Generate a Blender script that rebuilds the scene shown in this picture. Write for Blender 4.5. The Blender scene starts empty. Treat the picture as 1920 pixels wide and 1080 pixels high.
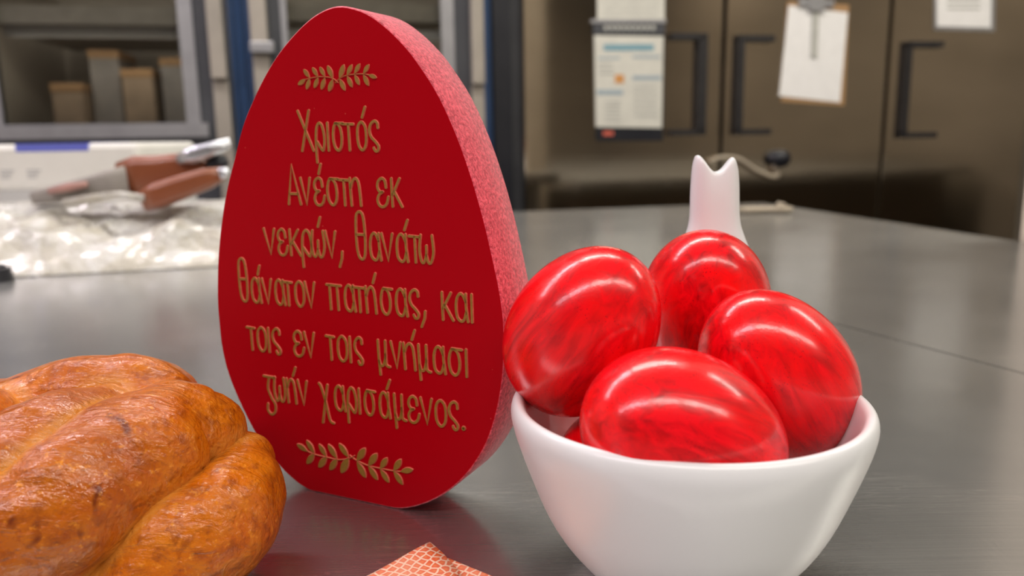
import bpy, bmesh, math, random
import numpy as np
from mathutils import Vector, Matrix, noise

# ------------------------------------------------------------------ camera, world, lights, exposure
# Units are metres. The steel table top is z = 0, the kitchen floor z = -0.90.
F = 1500.0; PITCH = math.radians(10.6); ROLL = math.radians(1.0)
CAM = np.array([0, 0, 0.125])
fw = np.array([0, math.cos(PITCH), -math.sin(PITCH)]); r0 = np.array([1., 0, 0]); u0 = np.cross(r0, fw)
rt = math.cos(ROLL)*r0 - math.sin(ROLL)*u0
up = math.cos(ROLL)*u0 + math.sin(ROLL)*r0

sc = bpy.context.scene
cd = bpy.data.cameras.new('camera'); cam = bpy.data.objects.new('camera', cd); sc.collection.objects.link(cam)
cam.matrix_world = Matrix(((rt[0], up[0], -fw[0], CAM[0]), (rt[1], up[1], -fw[1], CAM[1]),
                           (rt[2], up[2], -fw[2], CAM[2]), (0, 0, 0, 1)))
cd.sensor_width = 36; cd.lens = F/1920*36; cd.clip_start = 0.01; cd.clip_end = 50
cd.dof.use_dof = True; cd.dof.focus_distance = 0.235; cd.dof.aperture_fstop = 11.5
sc.camera = cam
w = bpy.data.worlds.new('world'); sc.world = w; w.use_nodes = True
w.node_tree.nodes['Background'].inputs[0].default_value = (0.8, 0.85, 0.9, 1)
w.node_tree.nodes['Background'].inputs[1].default_value = 0.15
sc.view_settings.view_transform = 'Standard'; sc.view_settings.look = 'None'
sc.view_settings.exposure = 0.0; sc.view_settings.gamma = 1.0
sc.view_settings.use_curve_mapping = False
CEIL = 1.75
LAMP = 19.0
# two rows of ceiling strip lights (x, y, length, colour, strength factor)
STRIPS = [(x, y, 1.24, c, 1.0) for y in (1.15, -0.95) for x, c in
          ((-2.6, (1.0, 0.86, 0.96)), (-1.3, (1.0, 0.90, 0.97)), (0.0, (1.0, 0.95, 0.88)), (1.3, (1.0, 0.95, 0.86)), (2.58, (1.0, 0.93, 0.83)))]

def ray(px, py): return fw + rt*(px-960)/F - up*(py-540)/F
def at(px, py, y):                      # the point seen at that pixel at a distance y into the kitchen
    d = ray(px, py); return CAM + d*y/d[1]
def onz(px, py, z=0.):
    d = ray(px, py); return CAM + d*(z-CAM[2])/d[2]

# ------------------------------------------------------------------ materials
def mat(name, col=(.8, .8, .8), rough=.5, metal=0., **kw):
    m = bpy.data.materials.new(name); m.use_nodes = True
    b = m.node_tree.nodes['Principled BSDF']
    b.inputs['Base Color'].default_value = (*col, 1); b.inputs['Roughness'].default_value = rough
    b.inputs['Metallic'].default_value = metal
    for k, v in kw.items(): b.inputs[k.replace('_', ' ')].default_value = v
    return m
class NT:
    def __init__(s, m): s.t = m.node_tree; s.b = s.t.nodes['Principled BSDF']
    def n(s, typ, ins=None, **props):
        x = s.t.nodes.new(typ)
        for k, v in props.items(): setattr(x, k, v)
        for k, v in (ins or {}).items():
            if isinstance(v, bpy.types.NodeSocket): s.t.links.new(v, x.inputs[k])
            else: x.inputs[k].default_value = v
        return x
    def link(s, a, b): s.t.links.new(a, b)
    def coord(s, scale=(1, 1, 1), rot=(0, 0, 0), out='Object', loc=(0, 0, 0)):
        c = s.n('ShaderNodeTexCoord')
        return s.n('ShaderNodeMapping', {'Vector': c.outputs[out], 'Scale': scale, 'Rotation': rot, 'Location': loc}).outputs[0]
    def noise(s, vec, scale=5, detail=3, rough=.5, dist=0.):
        return s.n('ShaderNodeTexNoise', {'Vector': vec, 'Scale': scale, 'Detail': detail, 'Roughness': rough, 'Distortion': dist}).outputs[0]
    def ramp(s, fac, stops):
        r = s.n('ShaderNodeValToRGB', {'Fac': fac}); e = r.color_ramp.elements
        while len(e) < len(stops): e.new(.5)
        for el, (p, c) in zip(e, stops): el.position = p; el.color = (*c, 1) if len(c) == 3 else c
        return r.outputs[0]
    def maprange(s, v, a, b, c, d):
        return s.n('ShaderNodeMapRange', {'Value': v, 'From Min': a, 'From Max': b, 'To Min': c, 'To Max': d}).outputs[0]
    def mix(s, f, a, b, mode='MIX'):
        x = s.n('ShaderNodeMix', data_type='RGBA', blend_type=mode)
        for i, v in ((0, f), (6, a), (7, b)):
            if isinstance(v, bpy.types.NodeSocket): s.t.links.new(v, x.inputs[i])
            else: x.inputs[i].default_value = v if i == 0 else (*v, 1)
        return x.outputs[2]
    def bump(s, h, dist, strength=1., prev=None):
        i = {'Height': h, 'Distance': dist, 'Strength': strength}
        if prev is not None: i['Normal'] = prev
        return s.n('ShaderNodeBump', i).outputs[0]

def m_table():
    m = mat('brushed_table_steel', (.5, .5, .49), .24, 1.); t = NT(m)
    v = t.coord((1, 1, 1), (0, 0, math.radians(-12)))
    v1 = t.coord((9, 900, 9), (0, 0, math.radians(14)))
    v2 = t.coord((700, 12, 9), (0, 0, math.radians(40)))
    a = t.noise(v1, 1, 3, .6); b = t.noise(v2, 1, 3, .6); c = t.noise(v, 9, 4, .6)
    # fine scratches: thin lines of stretched voronoi in two directions
    sc1 = t.n('ShaderNodeTexVoronoi', {'Vector': t.coord((22, 300, 1), (0, 0, math.radians(19))), 'Scale': 1.}, feature='DISTANCE_TO_EDGE').outputs[0]
    sc2 = t.n('ShaderNodeTexVoronoi', {'Vector': t.coord((30, 380, 1), (0, 0, math.radians(-28))), 'Scale': 1.}, feature='DISTANCE_TO_EDGE').outputs[0]
    l1 = t.maprange(sc1, 0, .022, 1, 0); l2 = t.maprange(sc2, 0, .022, 1, 0)
    ls = t.n('ShaderNodeMath', {0: l1, 1: l2}, operation='ADD', use_clamp=True).outputs[0]
    brk = t.maprange(t.noise(t.coord((18, 18, 1)), 1, 2), .52, .60, 0, .55)
    ls = t.n('ShaderNodeMath', {0: ls, 1: brk}, operation='MULTIPLY').outputs[0]
    col = t.mix(t.maprange(c, .35, .65, 0, 1), (.43, .43, .42), (.52, .52, .50))
    col = t.mix(t.maprange(a, .3, .7, 0, .35), col, (.36, .36, .35))
    col = t.mix(ls, col, (.85, .82, .78))
    t.link(col, t.b.inputs['Base Color'])
    t.link(t.maprange(c, .3, .7, .17, .24), t.b.inputs['Roughness'])
    n = t.bump(a, .00003, .8); n = t.bump(b, .00002, .6, n); n = t.bump(ls, .00002, .3, n)
    t.link(n, t.b.inputs['Normal'])
    # worn steel: a soft wide lobe from countless scratches over the clearer mirror of the sheet
    b2 = t.n('ShaderNodeBsdfPrincipled', {'Metallic': 1., 'Roughness': .60, 'Base Color': t.mix(.0, (1, 1, 1), (1, 1, 1))})
    t.link(t.mix(.5, col, (.50, .50, .48)), b2.inputs['Base Color']); t.link(n, b2.inputs['Normal'])
    mx = t.n('ShaderNodeMixShader', {0: .27}); t.link(t.b.outputs[0], mx.inputs[1]); t.link(b2.outputs[0], mx.inputs[2])
    t.link(mx.outputs[0], t.t.nodes['Material Output'].inputs[0])
    return m
def m_fridge():
    m = mat('dark_fridge_steel', (.34, .285, .22), .3, 1.); t = NT(m)
    a = t.noise(t.coord((2, 2, 300)), 1, 3); c = t.noise(t.coord((1.3, 1.3, 5)), 1, 3)
    t.link(t.mix(t.maprange(c, .35, .65, 0, 1), (.55, .49, .40), (.66, .59, .49)), t.b.inputs['Base Color'])
    t.link(t.maprange(a, .3, .7, .07, .11), t.b.inputs['Roughness'])
    t.link(t.bump(c, .002, .3), t.b.inputs['Normal'])
    return m
def m_egg():
    m = mat('red_dyed_eggshell', (.7, .005, .01), .28, 0., Coat_Weight=.62, Coat_Roughness=.16, Specular_IOR_Level=.2); t = NT(m)
    oi = t.n('ShaderNodeObjectInfo')
    off = t.n('ShaderNodeVectorMath', {0: oi.outputs['Random'], 1: (13., 7., 5.)}, operation='MULTIPLY').outputs[0]
    c = t.n('ShaderNodeTexCoord').outputs['Object']
    def mp(sx, sy, sz, rot=(0, 0, 0)):
        v = t.n('ShaderNodeMapping', {'Vector': c, 'Scale': (sx, sy, sz), 'Rotation': rot}).outputs[0]
        return t.n('ShaderNodeVectorMath', {0: v, 1: off}, operation='ADD').outputs[0]
    st = t.noise(mp(22, 260, 260, (0, 0, .22)), 1, 4, .62, .7)      # brushed dye streaks along the egg
    bl = t.noise(mp(55, 75, 75), 1, 3, .5, .6)
    f1 = t.maprange(st, .38, .66, 0, 1); f2 = t.maprange(bl, .35, .7, 0, .8)
    col = t.mix(f1, (.92, .004, .012), (.40, .0, .003))
    col = t.mix(f2, col, (.97, .003, .004))
    pores = t.n('ShaderNodeTexVoronoi', {'Vector': mp(1100, 1100, 1100), 'Scale': 1.}).outputs[0]
    pk = t.n('ShaderNodeMath', {0: t.maprange(pores, .12, .26, 1, 0), 1: t.maprange(t.noise(mp(160, 160, 160), 1, 2), .48, .62, 0, 1)}, operation='MULTIPLY').outputs[0]
    col = t.mix(t.n('ShaderNodeMath', {0: pk, 1: .55}, operation='MULTIPLY').outputs[0], col, (.14, .0, .005))
    t.link(col, t.b.inputs['Base Color'])
    t.link(t.maprange(st, .3, .7, .2, .36), t.b.inputs['Roughness'])
    fine = t.noise(mp(1500, 1500, 1500), 1, 2)
    n = t.bump(pk, .00006, -.8); n = t.bump(fine, .00003, .5, n); n = t.bump(st, .00012, .5, n)
    t.link(n, t.b.inputs['Normal']); t.link(n, t.b.inputs['Coat Normal'])
    return m
def m_bread():
    m = mat('glazed_bread_crust', (.5, .2, .04), .33, 0., Coat_Weight=.62, Coat_Roughness=.12, Specular_IOR_Level=.2, Subsurface_Weight=.0,
            Subsurface_Radius=(.004, .002, .001), Subsurface_Scale=1.0); t = NT(m)
    c = t.coord(); 
    a = t.noise(c, 38, 4, .6, .4); b = t.noise(c, 210, 4, .65); d = t.noise(t.coord((60, 330, 200), (0, .2, .6)), 1, 4, .6, .8)
    sp = t.noise(c, 75, 3, .6, .3)
    col = t.mix(t.maprange(a, .36, .64, 0, 1), (.64, .165, .002), (.50, .095, .001))
    col = t.mix(t.maprange(d, .4, .7, 0, .6), col, (.66, .21, .012))
    col = t.mix(t.maprange(b, .50, .66, 0, .7), col, (.27, .05, .002))
    big = t.noise(t.coord((17, 17, 17), loc=(3, 1, 0)), 1, 2)
    col = t.mix(t.maprange(big, .45, .62, 0, .55), col, (.33, .07, .004))
    col = t.mix(t.maprange(sp, .63, .70, 0, .92), col, (.15, .022, .003))
    fl = t.noise(t.coord((420, 420, 420), loc=(9, 2, 4)), 1, 3, .6)
    col = t.mix(t.maprange(fl, .60, .74, 0, .7), col, (.88, .33, .03))
    col = t.mix(t.maprange(fl, .40, .28, 0, .6), col, (.30, .05, .002))
    pit = t.n('ShaderNodeTexVoronoi', {'Vector': c, 'Scale': 420.}).outputs[0]
    # crust stays paler towards the folds where the strands touch
    at_ = t.n('ShaderNodeAttribute', attribute_name='fold').outputs['Fac']
    col = t.mix(t.maprange(at_, 0, 1, 0, .8), col, (.68, .27, .04))
    t.link(col, t.b.inputs['Base Color'])
    t.link(t.maprange(b, .3, .7, .26, .44), t.b.inputs['Roughness'])
    fine = t.noise(c, 1100, 3, .6)
    n = t.bump(d, .0011, .9); n = t.bump(b, .0009, .8, n); n = t.bump(fine, .00016, .7, n); n = t.bump(t.maprange(pit, 0, .35, 0, 1), .0005, .5, n)
    t.link(n, t.b.inputs['Normal']); t.link(t.bump(d, .0009, .9, t.bump(b, .0006, .7)), t.b.inputs['Coat Normal'])
    return m
def m_side():
    m = mat('rough_sawn_red_edge', (.62, .035, .075), .6, 0., Specular_IOR_Level=.5, Sheen_Weight=.3, Sheen_Roughness=.5); t = NT(m)
    c = t.coord(); a = t.noise(c, 850, 3, .65, .5); b = t.noise(c, 260, 2)
    col = t.mix(t.maprange(a, .35, .65, 0, 1), (.42, .008, .03), (.95, .11, .16))
    t.link(col, t.b.inputs['Base Color'])
    n = t.bump(a, .0005, .8); n = t.bump(b, .0004, .5, n); t.link(n, t.b.inputs['Normal'])
    return m
def m_face():
    m = mat('satin_red_paint', (.42, .0, .006), .36, 0., Specular_IOR_Level=.06); t = NT(m)
    c = t.coord(); d = t.n('ShaderNodeTexVoronoi', {'Vector': c, 'Scale': 120.}).outputs[0]
    t.link(t.mix(t.maprange(d, .02, .035, .5, 0), (.37, .0, .005), (.62, .09, .07)), t.b.inputs['Base Color'])
    t.link(t.bump(t.noise(c, 1300, 2), .00002, .5), t.b.inputs['Normal'])
    return m
def m_napkin():
    m = mat('printed_napkin_paper', (.9, .6, .5), .8); t = NT(m)
    c = t.coord((390, 390, 390), (0, 0, .5)); 
    cw = t.n('ShaderNodeVectorMath', {0: c, 1: t.n('ShaderNodeTexNoise', {'Vector': c, 'Scale': .3}).outputs[1]}, operation='ADD').outputs[0]
    e = t.n('ShaderNodeTexVoronoi', {'Vector': cw, 'Scale': 1., 'Randomness': .45}, feature='DISTANCE_TO_EDGE', voronoi_dimensions='2D').outputs[0]
    k = t.n('ShaderNodeTexVoronoi', {'Vector': cw, 'Scale': 1., 'Randomness': .45}, voronoi_dimensions='2D')
    ctr = t.maprange(k.outputs[0], .05, .3, 0, 1)
    cell = t.mix(ctr, (.86, .20, .035), (.80, .10, .02))
    sel = t.maprange(t.noise(t.coord((55, 55, 55)), 1, 2), .3, .7, .65, 1)
    msk = t.n('ShaderNodeMath', {0: t.maprange(e, .07, .15, 0, 1), 1: sel}, operation='MULTIPLY').outputs[0]
    t.link(t.mix(msk, (.95, .66, .48), cell), t.b.inputs['Base Color'])
    t.link(t.bump(t.noise(t.coord(), 900, 2), .0001, .6), t.b.inputs['Normal'])
    return m
def m_noise(name, c1, c2, scale, rough=.6, bump=.001, metal=0.):
    m = mat(name, c1, rough, metal); t = NT(m); c = t.coord(); a = t.noise(c, scale, 4, .6)
    t.link(t.mix(t.maprange(a, .35, .65, 0, 1), c1, c2), t.b.inputs['Base Color'])
    t.link(t.bump(a, bump, .5), t.b.inputs['Normal']); return m
def m_tiles():
    m = mat('floor_tiles', (.2, .17, .14), .4); t = NT(m)
    b = t.n('ShaderNodeTexBrick', {'Vector': t.coord(), 'Scale': 1., 'Color1': (.09, .072, .055, 1), 'Color2': (.11, .088, .068, 1), 'Mortar': (.08, .07, .06, 1), 'Mortar Size': .01, 'Brick Width': .3, 'Row Height': .3}, offset=0.)
    t.link(b.outputs[0], t.b.inputs['Base Color']); return m
def m_glass():
    m = bpy.data.materials.new('door_glass'); m.use_nodes = True; nt = m.node_tree
    nt.nodes.remove(nt.nodes['Principled BSDF'])
    tr = nt.nodes.new('ShaderNodeBsdfTransparent'); gl = nt.nodes.new('ShaderNodeBsdfGlossy'); mx = nt.nodes.new('ShaderNodeMixShader')
    lw = nt.nodes.new('ShaderNodeFresnel'); lw.inputs[0].default_value = 1.5
    tr.inputs[0].default_value = (.88, .88, .86, 1); gl.inputs['Roughness'].default_value = .03
    nt.links.new(lw.outputs[0], mx.inputs[0]); nt.links.new(tr.outputs[0], mx.inputs[1]); nt.links.new(gl.outputs[0], mx.inputs[2])
    nt.links.new(mx.outputs[0], nt.nodes['Material Output'].inputs[0]); return m
def m_plastic():
    m = mat('crumpled_clear_plastic', (.86, .85, .82), .2, 0., Transmission_Weight=.35, IOR=1.35, Coat_Weight=.7, Coat_Roughness=.12); t = NT(m)
    c = t.coord(); a = t.noise(c, 28, 3, .6, 1.); 
    t.link(t.mix(t.maprange(a, .4, .6, 0, 1), (.93, .92, .88), (.72, .68, .58)), t.b.inputs['Base Color'])
    t.link(t.bump(t.noise(c, 90, 3, .6, 1.5), .006, .8), t.b.inputs['Normal'])
    return m
def m_emit(name, col, s):
    m = mat(name, col, .5); b = m.node_tree.nodes['Principled BSDF']
    b.inputs['Emission Color'].default_value = (*col, 1); b.inputs['Emission Strength'].default_value = s; return m

M = dict(table=m_table(), fridge=m_fridge(), egg=m_egg(), bread=m_bread(), side=m_side(), face=m_face(), napkin=m_napkin(),
    glass=m_glass(), plastic=m_plastic(), tiles=m_tiles(),
    gold=m_noise('gold_lettering', (.29, .145, .018), (.24, .12, .012), 900, .5, .00003, .1),
    rim=m_noise('pale_red_letter_edge', (.66, .14, .09), (.55, .10, .06), 900, .5, .00003),  # pink ink edge, colour lightened for overhead light caught on the bevels
    porcelain=mat('white_glazed_porcelain', (.77, .77, .775), .3, 0., Coat_Weight=.45, Coat_Roughness=.34),
    wall=m_noise('painted_beige_wall', (.60, .53, .43), (.56, .49, .39), 6, .7, .002),
    backwall=m_noise('painted_back_wall', (.18, .15, .115), (.15, .125, .095), 3, .7, .002),
    ceiling=m_noise('ceiling_panels', (.74, .73, .70), (.68, .67, .65), 8, .8, .002),
    blue=m_noise('blue_enamel', (.035, .085, .21), (.03, .07, .17), 5, .35, .0005),
    charcoal=m_noise('charcoal_frame', (.065, .068, .075), (.05, .052, .06), 8, .4, .0005),
    silver=m_noise('satin_aluminium', (.42, .42, .43), (.34, .34, .35), 10, .38, .0005, .6),
    strip=m_noise('warm_brushed_strip', (.44, .40, .34), (.36, .33, .28), 10, .4, .0005, .4),
    black=m_noise('black_plastic', (.008, .009, .014), (.012, .013, .018), 20, .4, .0005),
    blacktrim=m_noise('black_pull', (.012, .011, .012), (.02, .018, .018), 30, .45, .0005),
    inside=m_noise('dim_cabinet_lining', (.60, .54, .46), (.50, .45, .38), 3, .6, .001),
    shelfrail=m_noise('cream_shelf_rail', (.62, .58, .50), (.5, .47, .40), 20, .5, .001),
    paper=m_noise('white_paper', (.86, .85, .83), (.82, .81, .79), 30, .7, .0003),
    poster=m_noise('cream_paper', (.66, .65, .57), (.60, .59, .52), 30, .6, .0003),
    teal=m_noise('teal_print', (.16, .32, .38), (.20, .36, .42), 60, .7, .0001),
    inkblue=m_noise('blue_grey_print', (.30, .38, .42), (.36, .42, .45), 60, .7, .0001),
    inkgrey=m_noise('grey_print', (.50, .50, .45), (.44, .44, .40), 60, .7, .0001),
    orange=m_noise('orange_print', (.65, .30, .08), (.55, .25, .07), 60, .7, .0001),
    board=m_noise('brown_hardboard', (.42, .25, .11), (.36, .20, .085), 60, .6, .0005),
    carton=m_noise('white_carton', (.80, .79, .74), (.76, .75, .70), 20, .6, .0005),
    cartonlow=m_noise('grey_white_carton', (.56, .56, .55), (.52, .52, .51), 20, .6, .0005),
    label=m_noise('blue_label', (.12, .14, .58), (.14, .17, .62), 20, .5, .0003),
    brown=mat('brown_glossy_wrap', (.26, .075, .028), .3, 0., Coat_Weight=.5),
    glintpink=m_noise('dull_pink_glint', (.50, .27, .23), (.42, .23, .20), 60, .4, .001),
    brownsteel=m_noise('brown_cabinet_front', (.16, .125, .09), (.13, .10, .075), 4, .45, .001),
    foil=m_noise('silver_foil', (.75, .78, .82), (.6, .62, .66), 60, .25, .004, .9),
    cord=m_noise('beige_cord', (.42, .36, .27), (.33, .28, .21), 300, .8, .001),
    cardboard=m_noise('cardboard', (.42, .31, .21), (.34, .25, .17), 20, .8, .001),
    goods=m_noise('grey_goods', (.33, .30, .27), (.26, .24, .22), 20, .7, .001),
    lens=mat('lamp_housing', (.8, .8, .78), .5))

# ------------------------------------------------------------------ mesh helpers
def link(o, parent=None):
    sc.collection.objects.link(o)
    if parent is not None: o.parent = parent
    return o
def mesh(name, verts, faces, m, parent=None, smooth=False, mats=None, fm=None):
    me = bpy.data.meshes.new(name); me.from_pydata([tuple(map(float, v)) for v in verts], [], faces); me.update()
    for mm in (mats or [m]): me.materials.append(mm)
    if fm: me.polygons.foreach_set('material_index', fm)
    if smooth: me.polygons.foreach_set('use_smooth', [True]*len(me.polygons))
    return link(bpy.data.objects.new(name, me), parent)
def finish(bm, name, m, parent=None, smooth=False):
    bmesh.ops.recalc_face_normals(bm, faces=bm.faces)
    me = bpy.data.meshes.new(name); bm.to_mesh(me); bm.free(); me.materials.append(m)
    if smooth: me.polygons.foreach_set('use_smooth', [True]*len(me.polygons))
    return link(bpy.data.objects.new(name, me), parent)
def add_box(bm, x0, x1, y0, y1, z0, z1, bev=0.):
    vs = [bm.verts.new((x, y, z)) for x in (x0, x1) for y in (y0, y1) for z in (z0, z1)]
    q = [(0, 1, 3, 2), (4, 6, 7, 5), (0, 4, 5, 1), (2, 3, 7, 6), (0, 2, 6, 4), (1, 5, 7, 3)]
    fs = [bm.faces.new([vs[i] for i in f]) for f in q]
    if bev:
        es = list({e for f in fs for e in f.edges})
        bmesh.ops.bevel(bm, geom=es, offset=bev, segments=2, profile=.5, affect='EDGES')
def box(name, x0, x1, y0, y1, z0, z1, m, parent=None, bev=.0):
    bm = bmesh.new(); add_box(bm, min(x0, x1), max(x0, x1), min(y0, y1), max(y0, y1), min(z0, z1), max(z0, z1), bev)
    return finish(bm, name, m, parent)
def tube(name, pts, rad, m, parent=None, seg=10, smooth=True):
    pts = [Vector(p) for p in pts]; n = len(pts); R = rad if isinstance(rad, (list, tuple)) else [rad]*n
    vs, fs = [], []; prev = None
    for i, p in enumerate(pts):
        t = (pts[min(i+1, n-1)] - pts[max(i-1, 0)]).normalized()
        a = prev if prev is not None else (Vector((0, 0, 1)) if abs(t.z) < .9 else Vector((1, 0, 0)))
        a = (a - t*a.dot(t)).normalized(); prev = a; b = t.cross(a)
        for k in range(seg):
            an = 2*math.pi*k/seg; vs.append(p + (a*math.cos(an) + b*math.sin(an))*R[i])
    for i in range(n-1):
        for k in range(seg):
            k2 = (k+1) % seg; fs.append((i*seg+k, i*seg+k2, (i+1)*seg+k2, (i+1)*seg+k))
    fs.append(tuple(range(seg))[::-1]); fs.append(tuple((n-1)*seg+k for k in range(seg)))
    return mesh(name, vs, fs, m, parent, smooth)
def spline(P, n=8, closed=False):
    P = [np.array(p, float) for p in P]; out = []; N = len(P)
    rng = range(N if closed else N-1)
    for i in rng:
        if closed: a, b, c, d = P[i-1], P[i], P[(i+1) % N], P[(i+2) % N]
        else: a, b, c, d = P[max(i-1, 0)], P[i], P[i+1], P[min(i+2, N-1)]
        for k in range(n):
            t = k/n; out.append(.5*((2*b) + (c-a)*t + (2*a-5*b+4*c-d)*t*t + (3*b-a-3*c+d)*t**3))
    if not closed: out.append(P[-1])
    return out
def tag(o, label=None, cat=None, group=None, kind=None):
    if label: o['label'] = label
    if cat: o['category'] = cat
    if group: o['group'] = group
    if kind: o['kind'] = kind
    return o
def empty(name, loc=(0, 0, 0), rz=0.):
    o = bpy.data.objects.new(name, None); o.location = loc; o.rotation_euler = (0, 0, rz); o.empty_display_size = .02
    return link(o)

# ------------------------------------------------------------------ the room
FL = -0.90
tag(box('floor', -3.6, 3.2, -3.0, 3.6, FL-.05, FL, M['tiles']), kind='structure')
tag(box('ceiling', -3.6, 3.2, -3.0, 3.6, CEIL, CEIL+.05, M['ceiling']), kind='structure')
tag(box('wall_back', -3.6, 3.2, 3.55, 3.65, FL, CEIL, M['backwall']), kind='structure')
tag(box('wall_front', -3.6, 3.2, -3.1, -3.0, FL, CEIL, M['backwall']), kind='structure')
tag(box('wall_left', -3.7, -3.6, -3.0, 3.6, FL, CEIL, M['wall']), kind='structure')
wr = box('wall_right', .585, .70, .60, .915, FL, CEIL, M['wall'], None, .003); tag(wr, kind='structure')
wr2 = box('wall_far_right', 3.2, 3.3, -3.0, 3.6, FL, CEIL, M['backwall']); tag(wr2, kind='structure')

for i, (x, y, ln, c, s) in enumerate(STRIPS):
    root = empty('ceiling_light', (x, y, CEIL))
    tag(root, 'long white ceiling strip light in the row %s, %s' % ('beyond the table' if y > 0 else 'behind the camera', ('leftmost of five', 'second from the left', 'middle one', 'second from the right', 'rightmost of five')[i % 5]),
        'ceiling light', 'ceiling strip lights')
    box('housing', -ln/2, ln/2, -.09, .09, -.05, -.001, M['lens'], root, .004)
    ld = bpy.data.lights.new('lamp_tube', 'AREA'); ld.shape = 'RECTANGLE'; ld.size = ln-.04; ld.size_y = .15
    ld.energy = LAMP*s; ld.color = c
    lo = bpy.data.objects.new('lamp_tube', ld); lo.location = (0, 0, -.052); link(lo, root)

# ------------------------------------------------------------------ the steel table: two tops that meet in a seam
T_ROT = math.radians(11.5)
FLc = (-1.35, 1.112); FRc = (.466, 1.481); NRc = (.585, .86)        # far left, far right, where it meets the wall
sd = np.array([.0473, -.1105]); sp0 = np.array([.2138, .5215])
def seam(y): return sp0 + sd*((y-sp0[1])/sd[1])
def seam_far():
    d1 = np.array(FRc)-np.array(FLc); A_ = np.array([[sd[0], -d1[0]], [sd[1], -d1[1]]]); s = np.linalg.solve(A_, np.array(FLc)-sp0)
    return sp0+sd*s[0]
sf = seam_far(); sy = sp0[1]+(.5845-sp0[0])*sd[1]/sd[0]; sn = (.5845, sy); g = .0008
root = empty('steel_table', (0, 0, FL)); tag(root, 'large brushed stainless steel work table that everything stands on', 'table')
def slab(name, poly, z0, z1):
    n = len(poly); bm = bmesh.new()
    a = [bm.verts.new((x, y, z1-FL)) for x, y in poly]; b = [bm.verts.new((x, y, z0-FL)) for x, y in poly]
    top = bm.faces.new(a); bm.faces.new(b[::-1])
    for i in range(n): bm.faces.new((a[i], b[i], b[(i+1) % n], a[(i+1) % n]))
    return finish(bm, name, M['table'], root)
slab('table_top', [(FLc[0], FLc[1]), (sf[0]-g, sf[1]), (sn[0], sn[1]-.0018), (.5845, -.55), (-1.35, -.55)], -.04, 0)
slab('table_top', [(sf[0]+g, sf[1]), FRc, NRc, (.5845, .80), (sn[0], sn[1]+.0018)], -.04, 0)
for x, y in ((-1.28, 1.03), (.42, 1.36), (.53, -.48), (-1.28, -.48)):
    box('leg', x-.02, x+.02, y-.02, y+.02, 0, -FL-.0405, M['silver'], root, .002)
box('base_cabinet', -1.24, .38, -.44, 1.0, .10, -FL-.041, M['charcoal'], root, .003)

# a second, slightly lower steel counter further right: it shows as the pale band mirrored in the steel doors
root = empty('steel_counter', (1.9, -.15, FL)); tag(root, 'lower steel counter to the right of the big table, mirrored in the refrigerator doors', 'counter')
box('counter_top', -1.16, 1.2, -1.3, 1.28, .80, .84, M['table'], root, .001)
box('base_cabinet', -1.10, 1.15, -1.25, 1.16, .10, .799, M['brownsteel'], root, .003)
for x in (-1.0, 1.05):
    for y in (-1.15, 1.05): box('foot', x-.02, x+.02, y-.02, y+.02, 0, .0995, M['silver'], root)

# ------------------------------------------------------------------ the row of refrigerators along the far wall
RQ = np.array([.57, 2.25, 0.]); RA = math.radians(12); RD = np.array([math.cos(RA), math.sin(RA), 0]); RN = np.array([math.sin(RA), -math.cos(RA), 0])
def rs(px, py=150, off=0.):             # along the row and height, on the plane 'off' in front of the door faces
    d = ray(px, py); o = RQ + RN*off
    p = CAM + d*(((o-CAM) @ RN)/(d @ RN)); return float((p-o) @ RD), float(p[2])
def rowroot(name): return empty(name, tuple(RQ + np.array([0, 0, FL])), RA)
def rbox(name, px0, px1, y0, y1, z0, z1, m, root, bev=.002, off=None):   # y: outwards (towards the camera)
    s0 = rs(px0)[0] ; s1 = rs(px1)[0]
    return box(name, s0, s1, -y0, -y1, z0-FL, z1-FL, m, root, bev)
def Z(py, px=960): return rs(px, py)[1]
TOPZ = 1.15; BOTZ = -.80

fr = rowroot('steel_refrigerator'); tag(fr, 'three door dark stainless steel refrigerator behind the table on the right', 'refrigerator')
s = [rs(p)[0] for p in (958, 977, 1344, 1349, 1649, 1654)]
s_end = rs(1917)[0]
box('body', s[0], s_end+.02, .012, .70, .10, TOPZ-FL+.02, M['charcoal'], fr, .003)
for k in range(4): box('foot', (s[0]+.05, s[0]+.05, s_end-.08, s_end-.08)[k], (s[0]+.09, s[0]+.09, s_end-.04, s_end-.04)[k], (.05, .6)[k % 2], (.09, .64)[k % 2], 0, .1, M['black'], fr)
doors = []
for a, b in ((s[1], s[2]), (s[3], s[4]), (s[5], s_end)):
    doors.append(box('door', a, b, -.028, .010, .13, .74-FL, M['fridge'], fr, .004))
gr = box('glare_shield_back', s[1], s_end, -.006, .010, .748-FL, TOPZ-FL, M['black'], fr)
for k in range(18):                                                 # slatted panel above the doors, added unseen to stop glare on the table
    zz = .76-FL+k*.0215; box('glare_shield_slat', s[1]+.01, s_end-.01, -.026, -.0065, zz, zz+.012, M['charcoal'], gr, .002)
def pull(door, px_bar, px_arm, y0, y1, wd):
    sa = rs(px_bar)[0]; sb = rs(px_arm)[0]; sg = 1 if sb > sa else -1
    za, zb = Z(y1, px_bar)-FL, Z(y0, px_bar)-FL
    bm = bmesh.new(); fy = (-.046, -.0281)
    add_box(bm, min(sa, sa+sg*wd), max(sa, sa+sg*wd), *fy, za, zb)
    for z in (za, zb): add_box(bm, min(sa, sb), max(sa, sb), *fy, z-.008, z+.008)
    o = finish(bm, 'handle', M['blacktrim'], door); o['label'] = 'black C-shaped pull'
pull(doors[0], 1312, 1246, 72, 248, .026); pull(doors[1], 1368, 1434, 75, 248, .019); pull(doors[2], 1678, 1744, 86, 254, .017)

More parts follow.
